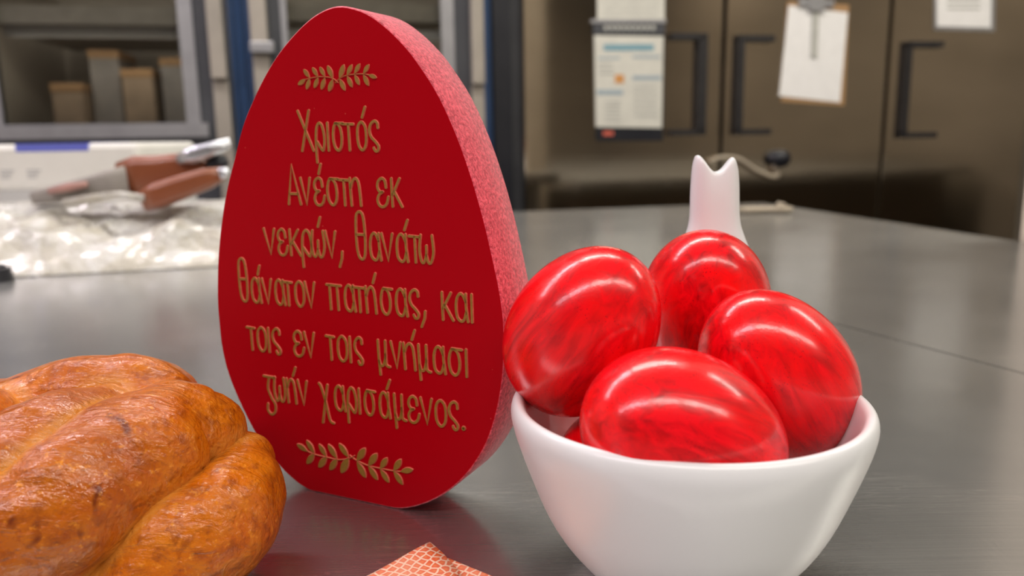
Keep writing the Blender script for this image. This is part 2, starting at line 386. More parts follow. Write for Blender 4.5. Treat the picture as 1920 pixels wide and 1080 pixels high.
gap = rowroot('side_panel'); tag(gap, 'narrow black upright panel between the blue display refrigerator and the steel one', 'panel')
rbox('panel', 923, 957, -.06, .016, BOTZ, TOPZ, M['black'], gap, .002)
rbox('foot', 930, 950, -.05, 0, FL, BOTZ, M['black'], gap, .0)

dr = rowroot('display_refrigerator'); tag(dr, 'blue two door glass fronted display refrigerator with charcoal door frames at left', 'refrigerator')
L_, R_ = rs(-70)[0], rs(922)[0]
bm = bmesh.new(); t_ = .03; z0, z1 = .10, TOPZ-FL+.02
m0, m1 = rs(436)[0], rs(476)[0]
add_box(bm, L_, L_+t_, .0, .66, z0, z1); add_box(bm, rs(903)[0], R_, .0, .66, z0, z1)
add_box(bm, L_, R_, .0, .66, z0, z0+.25); add_box(bm, L_, R_, .0, .66, z1-.06, z1)
add_box(bm, m0, m1, .0, .05, z0+.25, z1-.06)
finish(bm, 'body', M['blue'], dr)
# a moulded ridge down the mullion and a narrower one on the right post
box('mullion_ridge', m0+.018, m1-.018, -.014, .0, z0, z1, M['blue'], dr, .005)
bm = bmesh.new(); ra_ = rs(903)[0]
add_box(bm, L_+t_, ra_, .62, .655, z0+.25, z1-.06); add_box(bm, L_+t_+.0005, L_+t_+.006, .055, .62, z0+.25, z1-.06); add_box(bm, ra_-.006, ra_-.0005, .055, .62, z0+.25, z1-.06)
finish(bm, 'lining', M['inside'], dr)
zb_ = Z(232, 200)-FL
def glassdoor(pl, wl, wr_, pr, hside, z_rail, hand):
    zt = z1-.03; d = None; f = -.032
    a, b, c, e = rs(pl)[0], rs(wl)[0], rs(wr_)[0], rs(pr)[0]
    bm = bmesh.new()
    add_box(bm, a, b, f, -.002, z0+.02, zt, .003); add_box(bm, c, e, f, -.002, z0+.02, zt, .003)
    add_box(bm, b, c, f, -.002, z0+.02, zb_, .003); add_box(bm, b, c, f, -.002, zt-.07, zt, .003)
    d = finish(bm, 'door', M['charcoal'], dr)
    box('glass_pane', b, c, -.020, -.014, zb_, zt-.07, M['glass'], d)
    bm = bmesh.new(); w_ = .016
    add_box(bm, c-.002, c+.030, f-.006, f, zb_-.03, zt-.05); add_box(bm, b-.012, b+.002, f-.006, f, zb_-.03, zt-.05)
    add_box(bm, b-.012, c+.045, f-.008, f, zb_-.034, zb_-.002)
    o = finish(bm, 'glazing_bead', M['silver'], d); o['label'] = 'pale aluminium bead around the glass'
    for (h0, h1, hy, brackets) in hand:
        hs0, hs1 = rs(h0)[0], rs(h1)[0]; hz = Z(hy, h0)-FL
        o = box('handle', hs0, hs1, f-.03, f-.002, hz, zt, M['strip'], d, .004); o['label'] = 'long warm grey upright pull'
        if brackets: box('bracket', hs0-.003, hs1+.012, f-.034, f, hz-.02, hz+.006, M['silver'], d, .003)
        box('edge_strip', hs0, hs1, f-.012, f, z0+.05, hz-.001, M['strip'], d, .001)
    # shelves with a pale rail at the front
    for q, zz in enumerate((z_rail, z_rail-.46, z_rail-.92)):
        if zz < z0+.28: continue
        sh = box('shelf', b-.015, c+.015, .03, .60, zz-.01, zz, M['inside'], dr)
        o = box('shelf_rail', b-.01, c+.004, .004, .03, zz-.012, zz+.03, M['shelfrail'], sh, .002); o['label'] = 'cream price rail'
    return d
glassdoor(-40, 6, 350, 434, 1, Z(36, 200)-FL, [(403, 432, 152, False)])
glassdoor(478, 545, 828, 903, -1, Z(30, 690)-FL, [(480, 511, 88, True), (879, 902, 162, False)])
for px in (200, 690):                                               # lamps added under roof and shelf to brighten the cabinet interior
    s_ = rs(px)[0]; box('fill_lamp_case', s_-.22, s_+.22, .06, .09, z1-.09, z1-.065, M['lens'], dr)['label'] = 'short white case of an added interior fill lamp'
    ld = bpy.data.lights.new('interior_fill', 'AREA'); ld.shape = 'RECTANGLE'; ld.size = .42; ld.size_y = .03; ld.energy = .32; ld.color = (1, .93, .82)
    lo = bpy.data.objects.new('interior_fill', ld); lo.location = (s_, .075, z1-.092); link(lo, dr)
    zs_ = Z(36, 200)-FL-.0125
    box('fill_lamp_case', s_-.22, s_+.22, .045, .075, zs_-.02, zs_, M['lens'], dr)
    lo = bpy.data.objects.new('interior_fill', ld); lo.location = (s_, .06, zs_-.022); lo.rotation_euler = (math.radians(35), 0, 0); link(lo, dr)
# what stands inside the left door, dim behind the glass
for (p0, p1, y0_, dep, mm, lab, cat, nm) in [(60, 122, 150, .30, 'cardboard', 'brown cardboard box low behind the left glass door', 'box', 'cardboard_box'),
        (128, 190, 78, .36, 'goods', 'tall grey box in the middle behind the left glass door', 'box', 'grey_box'),
        (200, 262, 120, .32, 'cardboard', 'wider brown cardboard box right of the grey one behind the left glass door', 'box', 'cardboard_box'),
        (275, 322, 95, .35, 'goods', 'grey box beside the frame behind the left glass door', 'box', 'grey_box')]:
    r_ = rowroot(nm); tag(r_, lab, cat)
    sh_z = Z(36, 200)-.46
    s0_, s1_ = rs(p0)[0], rs(p1)[0]; zt_ = Z(y0_, p0)
    box('carton_body', s0_, s1_, dep-.18, dep, sh_z+.001-FL, zt_-FL, M[mm], r_, .003)
    box('lid_flap', s0_-.002, s1_+.002, dep-.182, dep+.002, zt_-.02-FL, zt_+.001-FL, M['board'], r_, .002)

# papers hung on the steel doors (each a little proud of the door face)
def rquad(name, corners, off, th, m, parent):
    P = []
    for px, py in corners:
        a, z = rs(px, py, off); P.append((a, z-FL))
    vs = [(a, -off, z) for a, z in P] + [(a, -off+th, z) for a, z in P]; n = len(P)
    fs = [tuple(range(n))[::-1], tuple(range(n, 2*n))] + [(i, (i+1) % n, n+(i+1) % n, n+i) for i in range(n)]
    return mesh(name, vs, fs, m, parent)
ph = rowroot('notice_holder'); tag(ph, 'black pocket with a cream notice, teal heading and orange spot, on the left steel door', 'notice holder')
rquad('backing', [(1113, 38), (1247, 38), (1243, 264), (1118, 264)], .031, .0025, M['black'], ph)
pg_ = rquad('notice_sheet', [(1114, 66), (1244, 68), (1241, 240), (1117, 238)], .0335, .001, M['poster'], ph)
def pr(name, x0, x1, y0, y1, m, lab=None):
    o = rquad(name, [(x0, y0), (x1, y0), (x1, y1), (x0, y1)], .0341, .0004, m, pg_)
    if lab: o['label'] = lab
pr('heading_bar', 1132, 1226, 83, 95, M['teal'], 'teal heading bar')
pr('orange_spot', 1153, 1170, 140, 156, M['orange'], 'orange printed spot')
pr('blue_band', 1119, 1168, 168, 178, M['inkblue']); pr('blue_band', 1186, 1240, 142, 150, M['inkblue'])
pr('blue_band', 1121, 1162, 107, 111, M['inkblue']); pr('blue_band', 1186, 1238, 104, 109, M['inkblue'])
for k in range(6): pr('text_line', 1134, 1164, 190+k*7, 193+k*7, M['inkgrey']); pr('text_line', 1188, 1232, 160+k*11, 164+k*11, M['inkgrey'])
for k in range(3): pr('text_line', 1123, 1150, 118+k*9, 122+k*9, M['inkgrey'])
hd = rquad('header_strip', [(1112, 40), (1247, 40), (1247, 64), (1112, 64)], .0345, .001, M['charcoal'], ph); hd['label'] = 'dark header strip with pale lettering'
for k in range(9): rquad('header_letter', [(1133+k*11, 47), (1140+k*11, 47), (1140+k*11, 56), (1133+k*11, 56)], .0349, .0003, M['inkgrey'], hd)
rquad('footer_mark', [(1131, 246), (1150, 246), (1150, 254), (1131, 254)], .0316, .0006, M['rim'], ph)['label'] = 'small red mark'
us = rowroot('paper_sheet'); tag(us, 'cream paper sheet above the black notice pocket on the left steel door', 'paper')
rquad('sheet', [(1119, -95), (1247, -95), (1246, 38), (1120, 38)], .0300, .001, M['poster'], us)
o = rquad('bottom_rail', [(1108, 36), (1249, 36), (1249, 43), (1108, 43)], .0365, .002, M['silver'], us); o['label'] = 'thin grey rail'
for k in range(9): rquad('text_line', [(1132, 24-k*12), (1234, 24-k*12), (1234, 27-k*12), (1132, 27-k*12)], .0305, .0004, M['inkgrey'], us)

cb = rowroot('clipboard'); tag(cb, 'brown clipboard with blank white paper hanging on the middle steel door', 'clipboard')
rquad('board', [(1478, 3), (1592, 9), (1583, 198), (1466, 190)], .032, .003, M['board'], cb)
rquad('paper', [(1479, 10), (1590, 24), (1575, 192), (1461, 180)], .0335, .001, M['paper'], cb)
cl = rquad('clip', [(1500, -4), (1565, -1), (1563, 14), (1498, 12)], .040, .006, M['silver'], cb); cl['label'] = 'grey metal clip'
rquad('clip_lever', [(1519, -14), (1548, -13), (1545, 22), (1517, 20)], .043, .003, M['silver'], cl)
o = rquad('hanging_strip', [(1524, 20), (1536, 21), (1532, 108), (1521, 106)], .0375, .002, M['inkgrey'], cb); o['label'] = 'thin grey strip hanging over the paper'

ws = rowroot('paper_sheet'); tag(ws, 'white paper sheet in a grey sleeve at the top of the right steel door', 'paper')
rquad('sleeve', [(1751, -110), (1868, -110), (1865, 59), (1752, 56)], .030, .001, M['silver'], ws)
sh_ = rquad('sheet', [(1757, -104), (1860, -104), (1858, 52), (1757, 49)], .0307, .0005, M['paper'], ws)
for k in range(5): rquad('text_line', [(1776, 14-k*10), (1838, 14-k*10), (1838, 18-k*10), (1776, 18-k*10)], .0311, .0003, M['inkgrey'], ws)

# a black knob on the middle door with a beige cord hanging beside it
kb = rowroot('door_knob'); a_, z_ = rs(1447, 297); tag(kb, 'black round knob low on the middle steel door', 'knob')
vs = []; fs = []; prof = [(0, .029), (.006, .029), (.010, .012), (.014, .012), (.018, .026), (.024, .029), (.032, .022), (.034, .0005)]; sg = 20
for o_, r_ in prof:
    for k in range(sg): an = 2*math.pi*k/sg; vs.append((a_+r_*math.cos(an), -.0285-o_, z_-FL+r_*math.sin(an)*.85))
for i in range(len(prof)-1):
    for k in range(sg): fs.append((i*sg+k, i*sg+(k+1) % sg, (i+1)*sg+(k+1) % sg, (i+1)*sg+k))
mesh('knob', vs, fs, M['black'], kb, True)
ck = rowroot('cord'); tag(ck, 'beige cord hanging in a curve under the black knob on the steel doors', 'cord')
pp = [(*rs(px, py, .04),) for px, py in ((1338, 300), (1352, 296), (1380, 297), (1398, 306), (1415, 318), (1432, 326), (1448, 331), (1458, 328), (1450, 310))]
tube('strand', [Vector((q[0], -.04, q[1]-FL)) for q in spline(pp, 6)], .0065, M['cord'], ck)
tube('knot', [Vector((pp[0][0]+dx, -.04, pp[0][1]-FL+dz)) for dx, dz in ((-.012, 0), (0, -.008), (.012, 0), (0, .008), (-.01, .002))], .006, M['cord'], ck)
# small bundle of cord at the table's far edge
P0 = onz(1440, 398)
cb2 = empty('cord_bundle', (P0[0], P0[1]-.012, 0)); tag(cb2, 'small beige cord bundle lying at the far edge of the steel table', 'cord')
random.seed(4)
tube('loop', [Vector((x, y, .006)) for x, y in spline([(-.055, -.004), (-.03, .008), (0, .006), (.022, .010), (.032, 0), (.02, -.010), (-.01, -.006), (-.045, -.012)], 6)], .0042, M['cord'], cb2)
tube('wrap', [Vector(q) for q in spline([(.012, -.012, .006), (.012, -.006, .014), (.013, .004, .014), (.014, .012, .006), (.018, .004, .013), (.019, -.008, .013)], 5)], .003, M['cord'], cb2)

# ------------------------------------------------------------------ things on the left end of the table, out of focus
bx = empty('carton', (0, 0, 0), 0); y_ = 1.10
p0 = at(-60, 268, y_); p1 = at(258, 268, y_); zt = at(200, 268, y_)[2]; zm = at(200, 352, y_)[2]
bx.location = (p0[0], y_, 0); bw = p1[0]-p0[0]
tag(bx, 'white carton with a blue label on its lid behind the crumpled plastic', 'carton')
box('base', .003, bw-.003, .003, .20, .0005, zm, M['cartonlow'], bx, .004)['label'] = 'greyer lower tray'
ld_ = box('lid', 0, bw, 0, .203, zm-.002, zt, M['carton'], bx, .007)
l0 = at(28, 270, y_)[0]-p0[0]; l1 = at(165, 270, y_)[0]-p0[0]
o = box('label_sticker', l0, l1, -.0006, .12, zt-.010, zt+.0006, M['label'], bx); o['label'] = 'blue label folded over the front edge'
for a, b_ in ((0, 26), (50, 76)):                # two faint unreadable grey marks on the front
    q0 = at(a, 318, y_)[0]-p0[0]; q1 = at(b_, 318, y_)[0]-p0[0]; z_a = at(40, 318, y_)[2]
    for k in range(3): box('printed_mark', q0, q1-.003*k, -.0006, .0, z_a-.003-.0045*k, z_a-.0045*k, M['cartonlow'], ld_)

def crumple(name, outline_fn, nx, ny, m, seed, amp, root, loc):
    vs = []; fs = []
    for j in range(ny+1):
        for i in range(nx+1):
            u_, v_ = i/nx, j/ny; x, y, h, e = outline_fn(u_, v_)
            p = Vector((x*9+seed, y*9, seed*.37))
            d = noise.voronoi(p)[0]; c = (d[1]-d[0]); d2 = noise.voronoi(p*2.7)[0]; c2 = d2[1]-d2[0]
            c3 = noise.noise(p*1.3)
            z = h + e*amp*(-.9*c + .35 - .35*c2 + .8*c3)
            dx = e*amp*.5*noise.noise(p*3.1); dy = e*amp*.5*noise.noise(p*3.3+Vector((5, 5, 5)))
            vs.append((x+dx, y+dy, max(z, .0012+.001*e)))
    for j in range(ny):
        for i in range(nx):
            a = j*(nx+1)+i; fs.append((a, a+1, a+nx+2)); fs.append((a, a+nx+2, a+nx+1))
    o = mesh(name, vs, fs, m, None); sm = o.modifiers.new('thickness', 'SOLIDIFY'); sm.thickness = .0008
    return o
def mound(u_, v_):
    yn = .735 + .14*max(0, u_-.40)**1.0*1.2 ; yf = 1.06
    y = yn + (yf-yn)*v_; x = -.86 + .64*u_
    e = min(1, 7*min(u_, 1-u_))*min(1, 6*v_)*min(1, 7*(1-v_)); e = max(0, e)
    top = .020 + .040*math.sin(math.pi*min(1, v_*1.15)**1.1) * (1-.35*u_)
    return x, y, top*(e**.6), e
pl = crumple('crumpled_plastic', mound, 90, 60, M['plastic'], 3.1, .028, None, (0, 0, 0))
tag(pl, 'heap of crumpled clear plastic wrapping on the table at left', 'plastic wrap')

# brown packets with silver foil ends lying on the plastic, pointing up to the right
def slabpath(name, path, wid, th, m, parent, label=None):
    """a flattened bar swept through points (px,py,y): width wid[i], thickness th[i]"""
    P = [Vector(at(*q)) for q in path]; vs = []; n = len(P); seg = 12
    for i, p in enumerate(P):
        t = (P[min(i+1, n-1)]-P[max(i-1, 0)]).normalized(); s_ = Vector((0, 0, 1)); s_ = (s_-t*s_.dot(t)).normalized(); q = t.cross(s_)
        for k in range(seg):
            an = 2*math.pi*(k+.5)/seg; cx, cy = math.cos(an), math.sin(an)
            cx = math.copysign(abs(cx)**.55, cx); cy = math.copysign(abs(cy)**.55, cy)
            jit = 1+.08*noise.noise(p*60+Vector((k, 0, 0)))
            vs.append(p + s_*cx*wid[i]*.5*jit + q*cy*th[i]*.5*jit)
    fs = []
    for i in range(n-1):
        for k in range(seg): k2 = (k+1) % seg; fs.append((i*seg+k, i*seg+k2, (i+1)*seg+k2, (i+1)*seg+k))
    fs.append(tuple(range(seg))[::-1]); fs.append(tuple((n-1)*seg+k for k in range(seg)))
    o = mesh(name, vs, fs, m, parent, True)
    if label: o['label'] = label
    return o
pk1 = empty('wrapped_packet'); tag(pk1, 'upper brown glossy packet with a silver foil end, resting on the crumpled plastic', 'packet', None)
slabpath('wrapper', [(228, 335, .90), (262, 330, .90), (300, 326, .90), (345, 316, .90), (388, 306, .90)], [.036, .044, .040, .036, .022], [.02, .026, .026, .024, .02], M['brown'], pk1)
slabpath('foil_end', [(335, 300, .885), (362, 290, .885), (395, 281, .885), (432, 268, .885)], [.010, .018, .016, .012], [.012, .016, .014, .006], M['foil'], pk1, 'silver foil end')
slabpath('dark_tip', [(392, 312, .893), (408, 306, .893), (424, 300, .893)], [.014, .018, .012], [.014, .014, .01], M['black'], pk1, 'black tip')
pk2 = empty('wrapped_packet'); tag(pk2, 'lower long brown packet tapering to a pale tip, beneath the foil ended one', 'packet', None)
slabpath('wrapper', [(272, 377, .87), (300, 366, .87), (345, 350, .87), (390, 334, .87), (418, 325, .87)], [.024, .028, .026, .022, .014], [.022, .026, .024, .02, .012], M['brown'], pk2)
slabpath('pale_tip', [(414, 326, .868), (430, 321, .868)], [.013, .008], [.012, .006], M['foil'], pk2, 'pale tip')
tl = empty('wrap_tail'); tag(tl, 'twisted grey plastic tail with a pink glint left of the brown packets', 'plastic wrap')
slabpath('tail', [(62, 372, .875), (110, 362, .878), (165, 352, .88), (205, 344, .885), (240, 340, .89)], [.014, .020, .024, .030, .036], [.012, .014, .018, .02, .02], M['goods'], tl)
slabpath('pink_glint', [(92, 359, .866), (130, 351, .866), (162, 345, .866)], [.006, .009, .006], [.006, .008, .006], M['glintpink'], tl, 'pink highlight built as a strip')  # highlight on the tail modelled as a thin pink bar
slabpath('clear_edge', [(120, 380, .86), (180, 372, .86), (225, 366, .86), (272, 372, .86)], [.008, .010, .009, .008], [.006, .008, .008, .006], M['plastic'], tl, 'clear plastic edge')
dk = empty('bottle_cap', tuple(onz(-8, 527))); tag(dk, 'small black object at the left edge in front of the crumpled plastic', 'cap')
bm = bmesh.new(); bmesh.ops.create_cone(bm, cap_ends=True, segments=20, radius1=.016, radius2=.014, depth=.012, matrix=Matrix.Translation((0, 0, .0062)))
finish(bm, 'cap', M['black'], dk); box('rib', -.003, .003, -.0145, .0145, .012, .0145, M['black'], dk, .001)

# ------------------------------------------------------------------ the red egg-shaped plaque
YAW = math.radians(-25.5)
pq = empty('egg_plaque', (-.0590762, .26568331, 0), YAW)
tag(pq, 'tall red egg-shaped wooden plaque with raised gold Greek lettering, standing behind the bread', 'plaque')
OUT = [(8, 166.6), (0.5, 165.7), (-7.7, 161.9), (-17.8, 154.4), (-25.6, 146.2), (-32.1, 137.5), (-36.7, 130.1), (-41.5, 119.4), (-45.4, 110.6), (-48.7, 101.3),
       (-51.5, 91.1), (-53.6, 80.8), (-55.1, 68.8), (-55.3, 60), (-54.9, 50), (-52.7, 39.9), (-47.6, 28.3), (-40.3, 16.4), (-31.2, 7.2), (-24.5, 2.6), (-20, .7), (-16.5, .0),
       (-6, .0), (6, .0), (17, .0), (22, .6), (27, 2.2), (33.4, 5.3), (40.3, 10), (47.2, 16.6), (53.0, 24.6), (57, 32.6), (60.0, 42), (61.9, 52), (62.7, 62), (62.6, 71), (61.3, 80.5),
       (58.6, 93.0), (56.1, 103), (52.4, 115), (47.8, 127), (42, 138.6), (35.2, 148.3), (30.3, 153.9), (23.6, 159.8), (16.5, 164.2)]
op = spline(OUT, 5, True)
op = [(q[0]/1000, max(q[1], 0.)/1000) for q in op]
T = .021; e_ = .0005; n = len(op); cx_, cz_ = .0035, .07
def inset(p, d):
    v = Vector((cx_-p[0], cz_-p[1])); l = v.length; return (p[0]+v.x/l*d, p[1]+v.y/l*d)
rings = [([inset(p, e_) for p in op], 0.), (op, e_), (op, T-e_), ([inset(p, e_) for p in op], T)]
vs = []; fs = []; fm = []
for r_, y in rings: vs += [(p[0], y, max(p[1], .00005)) for p in r_]
for j in range(3):
    for i in range(n):
        fs.append((j*n+i, (j+1)*n+i, (j+1)*n+(i+1) % n, j*n+(i+1) % n)); fm.append(1)
fs.append(tuple(range(n))); fm.append(0); fs.append(tuple(range(3*n, 4*n))[::-1]); fm.append(0)
body = mesh('plaque_body', vs, fs, None, pq, False, [M['face'], M['side']], fm)
for p_ in body.data.polygons:
    if p_.material_index == 1: p_.use_smooth = True

H_ = .00045
def strokes(name, polys, W, parent):
    """raised strokes: gold flat top, pale sloped edge; polys = [(points in mm, closed)]"""
    vs = []; fs = []; fm = []; Wi = W-.00016
    for pts, closed in polys:
        P = [Vector((p[0]/1000, p[1]/1000)) for p in pts]
        Q = [P[0]]
        for p in P[1:]:
            if (p-Q[-1]).length > 1e-5: Q.append(p)
        P = Q; n = len(P)
        if closed and (P[0]-P[-1]).length < 1e-5: P.pop(); n -= 1
        def nor(i):
            if closed: t = P[(i+1) % n]-P[i-1]
            else: t = P[min(i+1, n-1)]-P[max(i-1, 0)]
            t.normalize(); return Vector((-t.y, t.x)), t
        b0 = len(vs)
        for i in range(n):
            nn, t = nor(i)
            for sgn, wd, h in ((1, W, 0), (1, Wi, H_), (-1, Wi, H_), (-1, W, 0)):
                q = P[i]+nn*sgn*wd; vs.append((q.x, -h, q.y))
        rr = range(n if closed else n-1)
        for i in rr:
            a = b0+4*i; b = b0+4*((i+1) % n)
            for k, mi in ((0, 1), (1, 0), (2, 1)): fs.append((a+k, a+k+1, b+k+1, b+k)); fm.append(mi)
        if not closed:
            for i, sg in ((0, -1), (n-1, 1)):
                nn, t = nor(i); t = t*sg; c0 = len(vs); K = 6
                vs.append((P[i].x, -H_, P[i].y))
                for k in range(K+1):
                    an = math.pi*k/K; dv = nn*math.cos(an)+t*math.sin(an)
                    q = P[i]+dv*W; vs.append((q.x, 0, q.y)); q = P[i]+dv*Wi; vs.append((q.x, -H_, q.y))
                for k in range(K):
                    o_, i_, o2, i2 = c0+1+2*k, c0+2+2*k, c0+3+2*k, c0+4+2*k
                    fs.append((o_, i_, i2, o2)); fm.append(1); fs.append((c0, i2, i_)); fm.append(0)
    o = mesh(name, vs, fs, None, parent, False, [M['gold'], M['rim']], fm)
    return o
def S(pts, closed=False, n=6): return (spline(pts, n, closed), closed)
G = {  # stroke letters in a box 0..1 wide, heights in x-heights
 'X': [([(0, 1.47), (1, 0)], 0), ([(.80, 1.47), (.16, 0)], 0)],
 'r': [([(.0, -.44), (-.02, -.1), (0, .4), (.12, .8), (.42, 1), (.76, .93), (.98, .62), (1, .3), (.84, .04), (.66, .03), (.12, .32)], 1)],
 'i': [([(0, 1), (.1, 0)], 0)],
 's': [([(.45, .98), (.15, .86), (0, .5), (.16, .14), (.56, 0), (.9, .16), (1, .5), (.84, .84)], 2), ([(.3, .985), (1.22, .97)], 0)],
 't': [([(0, .95), (1, .93)], 0), ([(.55, .93), (.58, 0)], 0)],
 'o': [([(.5, 1), (.1, .84), (0, .5), (.12, .16), (.5, 0), (.88, .16), (1, .5), (.9, .84)], 2)],
 'c': [([(.95, .78), (.9, .95), (.58, 1.02), (.18, .9), (.03, .68), (.2, .46), (.66, .28), (.95, .12), (.86, -.02), (.6, -.04), (.42, .07)], 1)],
 'A': [([(0, 0), (.42, 1.5), (1, 0)], 0), ([(.14, .40), (.82, .40)], 0)],
 'n': [([(0, 1), (.56, 0), (1, 1)], 0)],
 'e': [([(.82, .68), (.74, .92), (.44, 1.01), (.12, .9), (.03, .7), (.2, .54), (.5, .52)], 1), ([(.5, .52), (.16, .42), (.0, .22), (.16, .03), (.5, -.02), (.84, .1), (1, .34)], 1)],
 'h': [([(0, 1), (.08, 0)], 0), ([(.06, .66), (.28, .92), (.54, 1.0), (.76, .86), (.86, .5), (.92, 0)], 1)],
 'k': [([(0, 1), (.04, 0)], 0), ([(.82, 1), (.08, .42)], 0), ([(.24, .56), (1, 0)], 0)],
 'w': [([(.1, 1), (0, .45), (.12, .06), (.3, .02), (.48, .3), (.50, .62)], 1), ([(.48, .3), (.62, .02), (.82, .04), (1, .42), (.92, 1)], 1)],
 ',': [([(1, .24), (.82, -.02), (0, -.34)], 0)],
 'q': [([(.5, 1.78), (.14, 1.66), (.02, 1.2), (.04, .5), (.22, .12), (.56, 0), (.86, .14), (.98, .6), (.96, 1.25), (.82, 1.66)], 2), ([(.08, .93), (.94, .93)], 0)],
 'a': [([(.84, .72), (.6, .95), (.36, 1.0), (.1, .84), (0, .5), (.1, .14), (.42, 0), (.68, .08), (.86, .34)], 1), ([(.84, 1), (.86, .5), (1, 0)], 0)],
 'p': [([(0, .97), (1, .95)], 0), ([(.22, .95), (.24, 0)], 0), ([(.74, .95), (.78, 0)], 0)],
 'm': [([(0, 1), (.04, .3), (.12, -.34)], 0), ([(.06, .22), (.2, .03), (.44, .06), (.62, .32), (.66, .6), (.66, 1)], 1), ([(.66, .5), (.68, .12), (.82, .02), (1, 0)], 1)],
 'z': [([(0, .99), (1.05, .97)], 0), ([(.5, .95), (.34, .5), (.60, .1), (.92, -.18), (.86, -.5), (.5, -.64), (.2, -.48), (.22, -.2)], 1)],
 'x': [([(0, 1.0), (.16, .88), (.45, .3), (.72, -.46), (1, -.58)], 1), ([(.66, .98), (.42, .25), (.14, -.62)], 1)],
}
LINES = [[('X', -11.7, -6.0), ('r', -4.8, -1.4), ('i', 0.1, 0.7), ('s', 2.2, 5.6), ('t', 6.1, 10.3), ('o', 11.8, 15.2), ("'", 13.9, 15.2), ('c', 16.4, 19.9)],
 [('A', -18.0, -12.8), ('n', -12.4, -8.5), ('e', -6.8, -2.7), ("'", -4.6, -3.6), ('s', -1.4, 2.4), ('t', 3.3, 7.1), ('h', 7.8, 12.2), ('e', 18.4, 22.5), ('k', 23.9, 27.6)],
 [('n', -30.0, -25.4), ('e', -23.9, -19.9), ('k', -18.6, -14.2), ('r', -13.4, -9.5), ('w', -9.3, -4.0), ("'", -6.3, -5.2), ('n', -3.4, 0.7), (',', 1.9, 3.2), ('q', 9.2, 12.8), ('a', 14.6, 18.7), ('n', 19.2, 23.3), ('a', 24.9, 29.0), ("'", 28.0, 29.3), ('t', 29.6, 33.5), ('w', 33.4, 38.5)],
 [('q', -43.2, -39.5), ('a', -37.6, -33.4), ("'", -34.3, -33.3), ('n', -32.6, -28.5), ('a', -26.7, -22.6), ('t', -23.2, -19.3), ('o', -17.8, -14.1), ('n', -13.5, -9.4), ('p', -4.2, 1.7), ('a', 3.3, 7.4), ('t', 6.7, 11.3), ('h', 11.8, 16.1), ("'", 14.9, 16.0), ('s', 17.8, 21.4), ('a', 23.7, 27.9), ('c', 28.8, 32.3), (',', 33.1, 34.6), ('k', 41.0, 44.9), ('a', 46.0, 50.2), ('i', 51.6, 52.0)],
 [('t', -41.5, -37.9), ('o', -36.6, -32.7), ('i', -31.5, -30.8), ('c', -29.7, -26.2), ('e', -20.0, -15.7), ('n', -15.2, -11.0), ('t', -5.8, -2.4), ('o', -0.9, 2.9), ('i', 4.2, 4.8), ('c', 6.1, 9.3), ('m', 15.7, 20.1), ('n', 20.8, 24.6), ("'", 29.1, 30.3), ('h', 25.8, 30.4), ('m', 31.5, 35.9), ('a', 37.2, 41.4), ('s', 42.8, 46.7), ('i', 49.1, 49.5)],
 [('z', -35.2, -30.2), ('w', -30.6, -25.6), ('h', -24.6, -20.4), ("'", -21.5, -20.2), ('n', -19.6, -15.6), ('x', -10.1, -4.6), ('a', -3.4, 0.8), ('r', 2.0, 5.5), ('i', 6.8, 7.5), ('s', 9.1, 12.7), ('a', 15.3, 19.3), ("'", 18.4, 19.7), ('m', 21.2, 25.6), ('e', 26.7, 30.8), ('n', 31.5, 35.7), ('o', 37.2, 41.0), ('c', 42.1, 45.5), ('.', 47.4, 47.4)]]
BASE = [122.1, 104.3, 86.7, 68.8, 50.9, 32.9]
XH = 8.8
for ln, base in zip(LINES, BASE):
    for ch, a, b in ln:
        wd = b-a
        if ch == '.': polys = [(spline([(a-.18, base+.5), (a+.1, base+.72), (a+.18, base+.45), (a, base+.3)], 4, True), True)]
        elif ch == "'": polys = [([(b, base+1.52*XH), (a, base+1.16*XH)], False)]
        else:
            polys = []
            for pts, md in G[ch]:
                q = [(a+x*wd, base+y*XH) for x, y in pts]
                polys.append((spline(q, 6, md == 2) if md else spline(q, 2) if False else q, md == 2))
        o = strokes('accent' if ch == "'" else 'comma' if ch == ',' else 'full_stop' if ch == '.' else 'letter', polys, .00054 if ch != '.' else .0007, pq)
